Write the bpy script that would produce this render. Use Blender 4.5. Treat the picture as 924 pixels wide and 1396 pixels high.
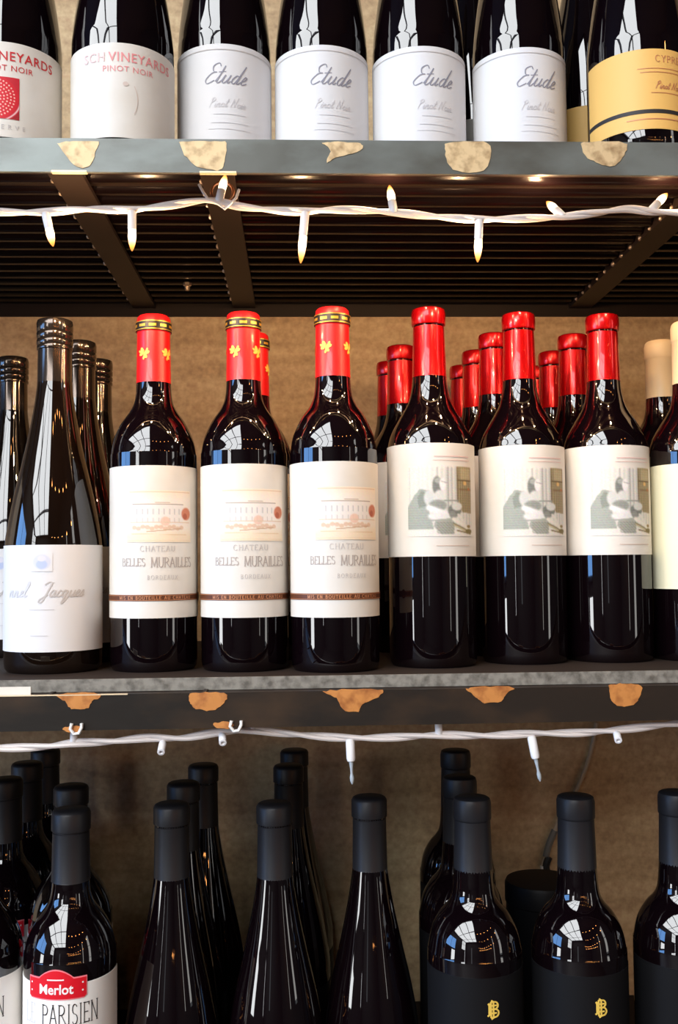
import bpy, bmesh, math, random
import numpy as np
from mathutils import Vector, Matrix
random.seed(7); RNG = np.random.default_rng(7)
for o in list(bpy.data.objects): bpy.data.objects.remove(o)
SC = bpy.context.scene; COL = SC.collection
PI = math.pi

# ------------------------------------------------------------------ camera
F = 1360.0; YAW = 57/1360; PITCH = 0.053; ROLL = 0.0105
CAMZ = 0.0858
fw = Vector((math.sin(YAW)*math.cos(PITCH), math.cos(YAW)*math.cos(PITCH), math.sin(PITCH)))
r0 = Vector((math.cos(YAW), -math.sin(YAW), 0)); u0 = r0.cross(fw)
rt = r0*math.cos(ROLL) - u0*math.sin(ROLL); up = u0*math.cos(ROLL) + r0*math.sin(ROLL)
cam_d = bpy.data.cameras.new('camera'); cam = bpy.data.objects.new('camera', cam_d); COL.objects.link(cam)
cam_d.sensor_fit = 'VERTICAL'; cam_d.sensor_height = 36; cam_d.lens = 36*F/1396; cam_d.clip_start = 0.01
cam.matrix_world = Matrix((( rt.x, up.x, -fw.x, 0), (rt.y, up.y, -fw.y, 0), (rt.z, up.z, -fw.z, CAMZ), (0,0,0,1)))
SC.camera = cam
# ------------------------------------------------------------------ light and exposure
w = bpy.data.worlds.new('world'); SC.world = w; w.use_nodes = True
w.node_tree.nodes['Background'].inputs[0].default_value = (0.9, 0.95, 1.0, 1)
w.node_tree.nodes['Background'].inputs[1].default_value = 0.6
vs = SC.view_settings; vs.view_transform = 'Standard'; vs.look = 'None'; vs.gamma = 1; vs.use_curve_mapping = False
vs.exposure = 0.0
def area(name, loc, rot, sx, sy, power, col):
    l = bpy.data.lights.new(name, 'AREA'); l.shape = 'RECTANGLE'; l.size = sx; l.size_y = sy
    l.energy = power; l.color = col
    o = bpy.data.objects.new(name, l); COL.objects.link(o); o.location = loc; o.rotation_euler = rot
    return o
# daylight standing in the openings of the left-hand shop windows (facing +x)
WX = -4.10
RAD = 9.8     # brightness of the daylit glass
def pane(name, loc, rot, sx, sy, col=(.97, .985, 1.0), k=1.0): return area(name, loc, rot, sx, sy, RAD*k*PI*sx*sy, col)
LEFTW = (0, -PI/2, 0)
pane('skylight', (-2.15, -3.10, 2.34), (0, 0, 0), 3.7, 5.4, (.96, .98, 1.0))
pane('daylight', (WX-.05, -4.85, 1.28), LEFTW, 1.9, 1.9)
pane('daylight_blue', (WX-.05, -.60, .72), LEFTW, 1.48, 2.3, (.14, .42, 1.0), .75)
pane('daylight_door', (WX-.05, -1.35, -.43), LEFTW, .56, 1.0)
pane('daylight_slit', (WX-.05, -5.60, -.21), LEFTW, .9, .22, k=1.3)
pane('daylight_far', (-2.05, (-6.4)-.05, .25), (PI/2, 0, PI), .42, 1.3)
pane('daylight_right_slit', (2.35, -1.80, .45), (0, PI/2, 0), 1.7, .20, (1.0, .95, .88), .35)
pane('daylight_right', (2.35, -.55, .5), (0, PI/2, 0), 1.7, .34, (1.0, .95, .88), .25)

# ------------------------------------------------------------------ helpers
def ray(px, py):
    return (fw + rt*((px-462)/F) + up*((698-py)/F))
def at(px, py, Y):
    d = ray(px, py); return Vector((0,0,CAMZ)) + d*(Y/d.y)
def at_z(px, py, z):
    d = ray(px, py); return Vector((0,0,CAMZ)) + d*((z-CAMZ)/d.z)

class MB:
    def __init__(s): s.v = []; s.f = []
    def add(s, v, f):
        n = len(s.v); s.v += [tuple(p) for p in v]; s.f += [tuple(i+n for i in q) for q in f]; return s
    def box(s, x0, x1, y0, y1, z0, z1):
        v = [(x,y,z) for x in (x0,x1) for y in (y0,y1) for z in (z0,z1)]
        return s.add(v, [(0,1,3,2),(4,6,7,5),(0,4,5,1),(2,3,7,6),(0,2,6,4),(1,5,7,3)])
    def tube(s, pts, r, n=8, caps=True):
        pts = [Vector(p) for p in pts]; rs = r if isinstance(r, (list, tuple)) else [r]*len(pts)
        V = []; Fc = []; ref = None
        for i, p in enumerate(pts):
            t = (pts[min(i+1, len(pts)-1)] - pts[max(i-1, 0)]).normalized()
            if ref is None:
                ref = Vector((0,0,1)) if abs(t.z) < .9 else Vector((1,0,0))
            a = (ref - t*ref.dot(t)).normalized(); ref = a; b = t.cross(a)
            for k in range(n):
                q = 2*PI*k/n; V.append(p + (a*math.cos(q) + b*math.sin(q))*rs[i])
        for i in range(len(pts)-1):
            for k in range(n):
                Fc.append((i*n+k, i*n+(k+1)%n, (i+1)*n+(k+1)%n, (i+1)*n+k))
        if caps: Fc += [tuple(range(n))[::-1], tuple((len(pts)-1)*n+k for k in range(n))]
        return s.add(V, Fc)
    def lathe(s, prof, n=48):
        V = []; Fc = []; m = len(prof)
        for (r, z) in prof:
            for k in range(n):
                a = 2*PI*k/n; V.append((r*math.cos(a), r*math.sin(a), z))
        for i in range(m-1):
            for k in range(n):
                Fc.append((i*n+k, i*n+(k+1)%n, (i+1)*n+(k+1)%n, (i+1)*n+k))
        Fc += [tuple(range(n))[::-1], tuple((m-1)*n+k for k in range(n))]
        return s.add(V, Fc)
    def mesh(s, name, mat, smooth=False, angle=35):
        me = bpy.data.meshes.new(name); me.from_pydata(s.v, [], s.f)
        bm = bmesh.new(); bm.from_mesh(me); bmesh.ops.recalc_face_normals(bm, faces=bm.faces); bm.to_mesh(me); bm.free()
        if mat: me.materials.append(mat)
        if smooth:
            me.shade_smooth(); me.set_sharp_from_angle(angle=math.radians(angle))
        return me
    def build(s, name, mat, parent=None, smooth=False, loc=(0,0,0), angle=35):
        return link(name, s.mesh(name, mat, smooth, angle), parent, loc)
def link(name, me, parent=None, loc=(0,0,0)):
    o = bpy.data.objects.new(name, me); COL.objects.link(o); o.parent = parent; o.location = loc
    return o
def empty(name, loc=(0,0,0)):
    o = bpy.data.objects.new(name, None); COL.objects.link(o); o.location = loc; o.empty_display_size = .02
    return o
def tag(o, label, cat, group=None):
    o['label'] = label; o['category'] = cat
    if group: o['group'] = group
    return o
def struct(o): o['kind'] = 'structure'; return o
def copy_tree(o, parent=None):
    c = o.copy(); COL.objects.link(c); c.parent = parent
    for ch in list(o.children): copy_tree(ch, c)
    return c
def smooth_path(pts, n=8):
    P = [Vector(p) for p in pts]; out = []
    for i in range(len(P)-1):
        a, b, c, d = P[max(i-1,0)], P[i], P[i+1], P[min(i+2, len(P)-1)]
        for k in range(n):
            t = k/n
            out.append(.5*((2*b) + (c-a)*t + (2*a-5*b+4*c-d)*t*t + (3*b-a-3*c+d)*t**3))
    out.append(P[-1]); return out

# ------------------------------------------------------------------ materials
def srgb(r, g, b):
    f = lambda c: (c/255/12.92) if c/255 <= .04045 else ((c/255+.055)/1.055)**2.4
    return (f(r), f(g), f(b), 1)
def mat(name, col, rough=.5, metal=0, spec=.5, noise=None, bump=None, coat=0, scale=(1,1,1)):
    """noise = (scale, colour2, low, high): a second colour laid in by noise; bump = (scale, strength)"""
    m = bpy.data.materials.new(name); m.use_nodes = True; nt = m.node_tree; N = nt.nodes; L = nt.links
    b = N['Principled BSDF']; b.inputs['Base Color'].default_value = col
    b.inputs['Roughness'].default_value = rough; b.inputs['Metallic'].default_value = metal
    b.inputs['Specular IOR Level'].default_value = spec; b.inputs['Coat Weight'].default_value = coat
    if noise or bump:
        tc = N.new('ShaderNodeTexCoord'); mp = N.new('ShaderNodeMapping'); mp.inputs['Scale'].default_value = scale
        L.new(tc.outputs['Object'], mp.inputs['Vector'])
    if noise:
        n = N.new('ShaderNodeTexNoise'); n.inputs['Scale'].default_value = noise[0]; n.inputs['Detail'].default_value = 6
        L.new(mp.outputs[0], n.inputs['Vector'])
        cr = N.new('ShaderNodeValToRGB'); e = cr.color_ramp.elements
        e[0].position = noise[2]; e[1].position = noise[3]; e[0].color = col; e[1].color = noise[1]
        L.new(n.outputs['Fac'], cr.inputs['Fac']); L.new(cr.outputs[0], b.inputs['Base Color'])
    if bump:
        n2 = N.new('ShaderNodeTexNoise'); n2.inputs['Scale'].default_value = bump[0]; n2.inputs['Detail'].default_value = 4
        L.new(mp.outputs[0], n2.inputs['Vector'])
        bp = N.new('ShaderNodeBump'); bp.inputs['Strength'].default_value = bump[1]; bp.inputs['Distance'].default_value = .001
        L.new(n2.outputs['Fac'], bp.inputs['Height']); L.new(bp.outputs[0], b.inputs['Normal'])
    return m
def emit(name, col, strength):
    m = bpy.data.materials.new(name); m.use_nodes = True; nt = m.node_tree; nt.nodes.clear()
    e = nt.nodes.new('ShaderNodeEmission'); e.inputs[0].default_value = col; e.inputs[1].default_value = strength
    o = nt.nodes.new('ShaderNodeOutputMaterial'); nt.links.new(e.outputs[0], o.inputs[0]); return m
def print_mat():
    m = bpy.data.materials.new('printed_paper'); m.use_nodes = True; nt = m.node_tree
    a = nt.nodes.new('ShaderNodeAttribute'); a.attribute_name = 'ink'; b = nt.nodes['Principled BSDF']
    b.inputs['Roughness'].default_value = .65; nt.links.new(a.outputs['Color'], b.inputs['Base Color']); return m

M = {}
M['glass'] = mat('dark_bottle_glass', (.003,.0012,.002,1), .02, spec=.9)
M['glass_brown'] = mat('brown_bottle_glass', (.006,.003,.0018,1), .025, spec=.9)
M['foil_red'] = mat('red_foil', srgb(208,6,16), .24, .6, bump=(60,.10), coat=.5)
M['satin_red'] = mat('satin_red', srgb(228,22,28), .38, .1, coat=.35)
M['black_band'] = mat('black_band', (.01,.008,.006,1), .4)
M['gold'] = mat('gold_ink', srgb(226,178,70), .35, .6)
M['gold_flat'] = mat('gold_print', srgb(236,200,90), .5)
M['cream_cap'] = mat('cream_capsule', srgb(240,214,168), .45)
M['black_cap'] = mat('black_capsule', (.016,.016,.019,1), .42, spec=.35, bump=(90,.2))
M['tin_cap'] = mat('dark_tin_capsule', (.10,.08,.068,1), .13, .85)
M['paper'] = mat('label_paper', srgb(229,225,217), .6, noise=(45, srgb(224,219,209), .4, .7))
M['paper_cool'] = mat('cool_label_paper', srgb(227,228,230), .6)
M['paper_cream'] = mat('cream_label_paper', srgb(240,236,205), .6)
M['paper_yellow'] = mat('yellow_label_paper', srgb(242,192,106), .55)
M['paper_black'] = mat('black_label_paper', (.006,.006,.007,1), .5, spec=.2)
M['ink_black'] = mat('black_ink', srgb(40,38,38), .6)
M['ink_grey'] = mat('grey_ink', srgb(146,148,162), .6)
M['ink_pale'] = mat('pale_ink', srgb(196,192,190), .6)
M['paper_white'] = mat('white_label_paper', srgb(246,244,240), .6)
M['ink_faint'] = mat('faint_ink', srgb(212,212,216), .6)
M['pink_faint'] = mat('faint_pink_ink', srgb(226,196,192), .6)
M['ink_peach'] = mat('peach_ink', srgb(216,200,190), .6)
M['ink_brown'] = mat('brown_ink', srgb(96,52,28), .5)
M['ink_copper'] = mat('copper_ink', srgb(206,140,98), .45, .2)
M['ink_red'] = mat('red_ink', srgb(205,40,48), .6)
M['ink_pink'] = mat('pink_ink', srgb(236,150,152), .6)
M['tag_red'] = mat('red_tag', srgb(222,22,40), .4)
M['tag_edge'] = mat('pink_tag_edge', srgb(248,130,140), .45)
M['white_ink'] = mat('white_ink', srgb(250,240,240), .5)
M['print'] = print_mat()
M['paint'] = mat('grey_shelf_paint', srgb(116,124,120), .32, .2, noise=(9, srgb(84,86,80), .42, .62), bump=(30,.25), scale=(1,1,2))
M['paint_shaded'] = mat('shaded_worn_shelf_paint', srgb(40,36,32), .36, .2, noise=(12, srgb(78,60,44), .5, .8), bump=(30,.3), scale=(1,1,2))  # the grey shelf paint with shade darkened into its colour, plus brown scuffs
M['bare'] = mat('bare_ground_steel', srgb(222,196,150), .5, .2, noise=(120, srgb(150,118,78), .45, .75), bump=(120,.4))
M['rust'] = mat('rusty_ground_steel', srgb(206,138,72), .55, .2, noise=(110, srgb(150,84,40), .45, .75), bump=(120,.4))
M['edge'] = mat('scraped_edge', srgb(236,216,180), .4, .2)
M['board'] = mat('grey_deck_board', srgb(140,136,126), .55, .0, noise=(160, srgb(92,88,80), .4, .7), bump=(160,.4))
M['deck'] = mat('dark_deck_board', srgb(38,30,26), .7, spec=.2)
M['board_edge'] = mat('dark_board_edge', srgb(30,24,22), .6)
M['corrugated'] = mat('dark_corrugated_steel', (.0045,.002,.0022,1), .22, .35, spec=.35)
M['bar'] = mat('brown_steel_bar', srgb(34,25,21), .5, .2, spec=.3)
M['bead'] = mat('weld_bead', srgb(190,170,150), .3, .8)
M['cord'] = mat('white_cord', srgb(240,232,226), .45)
M['cord_old'] = mat('grimy_cable', srgb(196,178,150), .5)
M['socket'] = mat('white_socket', srgb(244,244,246), .4)
M['clear_bulb'] = mat('unlit_bulb', srgb(170,180,186), .08, .0)
def bulb_mat():
    m = emit('lit_bulb', (1,.45,.12,1), 5); nt = m.node_tree; e = nt.nodes['Emission']
    tc = nt.nodes.new('ShaderNodeTexCoord'); sp = nt.nodes.new('ShaderNodeSeparateXYZ'); cr = nt.nodes.new('ShaderNodeMapRange'); rp = nt.nodes.new('ShaderNodeValToRGB')
    nt.links.new(tc.outputs['Object'], sp.inputs[0]); nt.links.new(sp.outputs['Z'], cr.inputs['Value'])
    cr.inputs['From Min'].default_value = .016; cr.inputs['From Max'].default_value = .037
    nt.links.new(cr.outputs[0], rp.inputs['Fac']); el = rp.color_ramp.elements
    el[0].position = .35; el[0].color = (1,.72,.42,1); el[1].position = .85; el[1].color = (1,.33,.06,1)
    mr = nt.nodes.new('ShaderNodeMapRange'); nt.links.new(cr.outputs[0], mr.inputs['Value']); mr.inputs['To Min'].default_value = 9; mr.inputs['To Max'].default_value = 1.6
    nt.links.new(rp.outputs[0], e.inputs[0]); nt.links.new(mr.outputs[0], e.inputs[1]); return m
M['bulb'] = bulb_mat()
M['room_bulb'] = emit('lit_room_bulb', (1,.40,.11,1), 100)
M['black'] = mat('black_tape', (.012,.012,.012,1), .5)
M['clip'] = mat('white_clip', srgb(235,235,230), .4)
M['room_wall'] = mat('room_wall_paint', srgb(34,30,28), .8)
M['ceil'] = mat('ceiling_paint', srgb(60,60,62), .8)
M['floor'] = mat('floor_boards', srgb(24,18,15), .6, noise=(6, srgb(17,12,10), .4, .7), scale=(1,8,1))
M['frame'] = mat('window_frame_paint', srgb(38,44,52), .45)

def wall_mat():
    m = bpy.data.materials.new('plywood_panel'); m.use_nodes = True; nt = m.node_tree; N = nt.nodes; L = nt.links
    b = N['Principled BSDF']; b.inputs['Roughness'].default_value = .7
    tc = N.new('ShaderNodeTexCoord'); mp = N.new('ShaderNodeMapping'); mp.inputs['Scale'].default_value = (1.2, 1, 7)
    L.new(tc.outputs['Object'], mp.inputs['Vector'])
    n = N.new('ShaderNodeTexNoise'); n.inputs['Scale'].default_value = 7; n.inputs['Detail'].default_value = 8; n.inputs['Distortion'].default_value = .6
    L.new(mp.outputs[0], n.inputs['Vector'])
    cr = N.new('ShaderNodeValToRGB'); e = cr.color_ramp.elements
    e[0].position = .30; e[0].color = srgb(186,156,116); e[1].position = .70; e[1].color = srgb(214,186,142)
    L.new(n.outputs['Fac'], cr.inputs['Fac'])
    n2 = N.new('ShaderNodeTexNoise'); n2.inputs['Scale'].default_value = 160; n2.inputs['Detail'].default_value = 3
    L.new(tc.outputs['Object'], n2.inputs['Vector'])
    mx = N.new('ShaderNodeMix'); mx.data_type = 'RGBA'; mx.blend_type = 'OVERLAY'; mx.inputs['Factor'].default_value = .5
    L.new(cr.outputs[0], mx.inputs['A']); L.new(n2.outputs['Fac'], mx.inputs['B']); L.new(mx.outputs['Result'], b.inputs['Base Color'])
    return m
M['wall'] = wall_mat()

# ------------------------------------------------------------------ room shell
WALLY = 1.165; X0, X1 = WX, 2.3; YF = -6.4; ZF, ZC = -1.25, 2.30
struct(MB().box(X0-.1, X1+.1, YF-.1, WALLY+.1, ZF-.1, ZF).build('floor', M['floor']))
m = MB()
for (x0, x1, y0, y1) in ((-.30,X1+.1,YF-.1,WALLY+.1),(X0-.1,-4.0,YF-.1,WALLY+.1),(-4.0,-.30,YF-.1,-5.80),(-4.0,-.30,-.40,WALLY+.1)): m.box(x0, x1, y0, y1, ZC, ZC+.1)
struct(m.build('ceiling', M['ceil']))
m = MB()
for x in (-3.98, -2.55, -1.30, -.32): m.box(x-.03, x+.03, -5.80, -.40, ZC-.05, ZC+.02)
for y in (-5.78, -4.0, -2.1, -.42): m.box(-4.0, -.30, y-.03, y+.03, ZC-.03, ZC+.02)
struct(m.build('window_5', M['frame']))
struct(MB().box(X0-.1, X1+.1, WALLY, WALLY+.1, ZF, ZC).build('wall_back', M['wall']))
m = MB()
for (x0, x1, z0, z1) in ((X0-.1,-2.26,ZF,ZC),(-1.84,X1+.1,ZF,ZC),(-2.26,-1.84,ZF,-.40),(-2.26,-1.84,.90,ZC)): m.box(x0, x1, YF-.1, YF, z0, z1)
struct(m.build('wall_front', M['room_wall']))
m = MB()
for x in (-2.24, -1.86): m.box(x-.02, x+.02, YF-.03, YF+.02, -.40, .90)
struct(m.build('window_7', M['frame']))
# right wall with one narrow window, left wall with a wide window and a slit
m = MB()
for (y0, y1, z0, z1) in ((YF,-1.90,ZF,ZC),(-1.70,-.75,ZF,ZC),(-1.90,-1.70,ZF,-.4),(-1.90,-1.70,1.3,ZC),(-.35,WALLY,ZF,ZC),(-.75,-.35,ZF,-.4),(-.75,-.35,1.4,ZC)): m.box(X1, X1+.1, y0, y1, z0, z1)
struct(m.build('wall_right', M['room_wall']))
m = MB()
for (y0, y1, z0, z1) in ((YF,-5.8,ZF,ZC),(-3.9,-1.75,ZF,ZC),(.55,WALLY,ZF,ZC),(-5.8,-3.9,2.23,ZC),(-1.75,.55,1.46,ZC),
    (-5.49,-3.9,ZF,.33),(-5.8,-5.71,ZF,.33),(-5.71,-5.49,ZF,-.66),(-5.71,-5.49,.24,.33),(-.85,.55,ZF,-.02),(-1.75,-.85,ZF,-.71),(-1.75,-.85,-.15,-.02)): m.box(X0-.1, X0, y0, y1, z0, z1)
struct(m.build('wall_left', M['room_wall']))
m = MB()
for y in (-5.78, -5.15, -4.5, -3.92): m.box(X0-.03, X0+.02, y-.03, y+.03, .33, 2.23)
for z in (.35, 1.3, 2.21): m.box(X0-.03, X0+.02, -5.8, -3.9, z-.025, z+.025)
struct(m.build('window_1', M['frame']))
m = MB()
for y in (-.74, -.36): m.box(X1-.02, X1+.03, y-.015, y+.015, -.4, 1.4)
m.box(X1-.02, X1+.03, -.75, -.35, .48, .52)
for y in (-1.89, -1.71): m.box(X1-.02, X1+.03, y-.01, y+.01, -.4, 1.3)
struct(m.build('window_3', M['frame']))
m = MB()
for y in (-5.70, -5.50): m.box(X0-.03, X0+.02, y-.012, y+.012, -.66, .24)
struct(m.build('window_2', M['frame']))
m = MB()
for y in (-1.735, -.6, .535): m.box(X0-.03, X0+.02, y-.02, y+.02, -.02, 1.46)
for z in (-.005, 1.445): m.box(X0-.03, X0+.02, -1.75, .55, z-.015, z+.015)
struct(m.build('window_4', M['frame']))
m = MB()
for y in (-1.735, -.865): m.box(X0-.03, X0+.02, y-.015, y+.015, -.71, -.15)
struct(m.build('window_6', M['frame']))

# ------------------------------------------------------------------ shelves
LIPY = .73; BOARDY = .783; SX0, SX1 = -.95, 1.15
SHELF_TOP, SHELF_MID, SHELF_LOW = at(462, 191, LIPY).z + .0054, 0.0, -.412
def chip(pts_px, mt, parent, jitter=1.0, Y=LIPY):
    """an irregular patch of bare steel on the lip's face; its outline is given on the photograph and carried onto the lip's plane"""
    P = smooth_path([(x, y, 0) for x, y in pts_px] + [(pts_px[0][0], pts_px[0][1], 0)], 5)[:-1]
    P = [(p.x, max(p.y, 192.5 if p.y < 500 else 0)) for p in P]
    P = [(p[0] + random.uniform(-jitter, jitter), p[1] + random.uniform(0 if p[1] < 194 else -jitter, jitter)) for p in P]
    c = (sum(p[0] for p in P)/len(P), sum(p[1] for p in P)/len(P))
    fr = [at(x, y, Y) for x, y in P]; ce = at(c[0], c[1], Y); n = len(fr)
    V = [p + Vector((0,-.0005,0)) for p in fr] + [p + Vector((0,.0005,0)) for p in fr] + [ce + Vector((0,-.0006,0))]
    Fc = [(i, (i+1)%n, 2*n) for i in range(n)] + [(i, n+i, n+(i+1)%n, (i+1)%n) for i in range(n)]
    m = MB(); m.add([v - parent.location for v in V], Fc); return m
def shelf(zt, label, paint, chips, chip_mat, bar_x):
    root = empty('steel_shelf', (0, LIPY, zt)); tag(root, label, 'shelf', 'steel shelves on the wall')
    Y = lambda y: y - LIPY
    # front angle iron: upright lip and flat flange, with a tiny rounded toe
    m = MB(); m.box(SX0, SX1, Y(LIPY), Y(LIPY+.003), -.0308, -.0054)
    m.build('angle_iron', paint, root)
    MB().box(SX0, SX1, Y(LIPY+.003), Y(LIPY+.075), -.0128, -.0102).build('flange', M['bar'], root)
    m = MB(); m.box(SX0, SX1, Y(WALLY-.003), Y(WALLY), -.030, -.005); m.build('rear_angle', M['bar'], root)
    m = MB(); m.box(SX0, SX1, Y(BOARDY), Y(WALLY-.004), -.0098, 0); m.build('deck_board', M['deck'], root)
    m = MB(); m.box(SX0, SX1, Y(BOARDY)-.0012, Y(BOARDY), -.0098, -.0001); m.build('board_edge', M['board'], root)
    # corrugated sheet under the board, its ribs running along the shelf
    V = []; y = LIPY+.03; prof = []; per = .024
    while y < WALLY-.005:
        for (dy, dz) in ((0,0),(.007,0),(.010,.4),(.013,1),(.018,1),(.021,.5)):
            if y+dy < WALLY-.004: prof.append((y+dy, -.0165 + .0058*dz))
        y += per
    n = len(prof)
    for x in (SX0, SX1): V += [(x, Y(a), z) for a, z in prof]
    MB().add(V, [(i, i+1, n+i+1, n+i) for i in range(n-1)]).build('corrugated_sheet', M['corrugated'], root, True, angle=60)
    bead = None
    for x in bar_x:
        m = MB(); m.box(x-.013, x+.013, Y(LIPY+.003), Y(WALLY-.003), -.0205, -.0165); m.box(x-.013, x-.010, Y(LIPY+.003), Y(WALLY-.003), -.0165, -.009)
        m.build('cross_bar', M['bar'], root)
        for k in range(15):
            if bead is None:
                v = MB(); v.lathe([(.0003,-.0016),(.0015,-.0008),(.0018,0),(.0015,.0008),(.0003,.0016)], 8); bead = v.mesh('weld_bead', M['bead'], True)
            o = link('weld_bead', bead, root, (x-.0135, Y(LIPY+.022+k*.0268), -.0185)); o.rotation_euler = (PI/2, 0, random.uniform(-.5,.5)); o.scale = (1.1, random.uniform(1,1.5), random.uniform(.9,1.9))
    for c in chips: chip(c, chip_mat, root).build('paint_chip', chip_mat, root)
    return root
zb = SHELF_TOP-.0205
bars_top = [at_z(301, 242, zb).x, at_z(103, 243, zb).x, at_z(835, 385, zb).x]
bars_top = [at_z(329, 400, zb).x, at_z(185, 400, zb).x, at_z(832, 382, zb).x]
bars_top.append(bars_top[1] - .33); bars_top.append(bars_top[2] + .33)
top_chips = [[(78,196),(100,190),(132,190),(130,210),(120,228),(100,224)],
 [(243,193),(280,191),(306,192),(307,216),(300,232),(270,228),(252,212)],
 [(438,195),(462,194),(492,196),(490,206),(462,214),(445,222),(450,206)],
 [(606,197),(640,192),(666,196),(666,222),(650,236),(618,231),(608,214)],
 [(792,195),(824,192),(852,195),(850,212),(834,227),(812,222),(796,210)]]
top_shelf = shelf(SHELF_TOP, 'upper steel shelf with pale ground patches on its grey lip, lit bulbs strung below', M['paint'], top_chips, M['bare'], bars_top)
mid_chips = [[(76,948),(104,944),(138,947),(126,956),(118,966),(98,966),(88,956)],
 [(258,945),(285,944),(308,946),(306,958),(290,968),(268,966),(259,957)],
 [(440,942),(474,940),(521,941),(512,952),(494,960),(488,970),(468,968),(458,952)],
 [(634,939),(660,936),(700,937),(690,945),(682,956),(660,958),(648,950)],
 [(830,934),(850,932),(873,935),(872,950),(860,962),(838,960),(831,948)],
 [(85,993),(98,989),(112,990),(108,997),(94,998)],
 [(290,987),(302,984),(318,986),(312,993),(298,993)]]
mid_shelf = shelf(SHELF_MID, 'middle steel shelf with orange rust patches along its shaded lip', M['paint_shaded'], mid_chips, M['rust'], bars_top)
low_shelf = shelf(SHELF_LOW, 'lower steel shelf under the black capped bottles', M['paint_shaded'], [], M['rust'], bars_top)
# scraped bright edge along the left of the middle lip, bright scraps on the upper lip's lower edge
a = at(0, 948, LIPY); b = at(174, 946, LIPY)
MB().box(a.x-.05, b.x, -.0006, .002, -.0059, -.0052).build('scraped_edge', M['edge'], mid_shelf)
for (p, q) in ((70,118),(272,322)):
    a = at(p, 236, LIPY); b = at(q, 236, LIPY)
    MB().box(a.x, b.x, -.0006, .004, -.0311, -.0298).build('scraped_edge', M['edge'], top_shelf)
a = at(258, 388, 1.09)
m = MB(); m.lathe([(.0045,0),(.0045,-.003),(.003,-.004),(.0025,-.008)], 6); bo = m.build('bolt_head', M['bead'], top_shelf); bo.location = (a.x, 1.07-LIPY, -.0165)
# small white clips screwed to the underside of the middle lip
for (px, py) in ((322, 983), (106, 989)):
    p = at(px, py, LIPY+.004)
    m = MB(); m.tube([(-.003,0,.004),(-.004,0,0),(-.0015,0,-.0035),(.002,0,-.003),(.004,0,.001),(.004,0,.004)], .0012, 6)
    m.build('cord_clip', M['clip'], mid_shelf, True, (p.x, p.y-LIPY-.006, -.0295))
# paper price tag slipped along the front edge of the middle board
a = at(-30, 942, LIPY+.006); b = at(43, 942, LIPY+.006)
m = MB(); m.box(a.x, b.x, -.0008, .0004, -.001, .0048); t = m.build('price_tag', M['paper'], None, False, (0, LIPY+.0042, -.0054+.001))
tag(t, 'blank white paper tag stuck on the left front edge of the middle shelf', 'tag')

# ------------------------------------------------------------------ lettering
def nib(polys, thick=.12, thin=.03, ang=.35, serif=0.0):
    """flat pen strokes: 2D quads whose width follows the stroke's direction"""
    V = []; Fc = []
    def quad(a, b, wd):
        d = (b-a); l = d.length
        if l < 1e-6: return
        d /= l; n = Vector((-d.y, d.x))*wd/2; e = d*min(wd*.3, .02); k = len(V)
        V.extend([a-e-n, b+e-n, b+e+n, a-e+n]); Fc.append((k, k+1, k+2, k+3))
    for P in polys:
        P = [Vector(p) for p in P]
        for a, b in zip(P, P[1:]):
            d = b-a; t = math.atan2(d.y, d.x)
            quad(a, b, thin + (thick-thin)*abs(math.sin(t + ang)))
        if serif:
            for e, o in ((P[0], P[1]), (P[-1], P[-2])):
                d = (o-e).normalized()
                if abs(d.y) > .8 and (abs(e.y) < .03 or abs(e.y-1) < .03):
                    quad(e + Vector((-serif,0)), e + Vector((serif,0)), thin)
    return V, Fc
def arc(cx, cy, rx, ry, a0, a1, n=10):
    return [(cx + rx*math.cos(math.radians(a0+(a1-a0)*i/n)), cy + ry*math.sin(math.radians(a0+(a1-a0)*i/n))) for i in range(n+1)]
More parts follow.
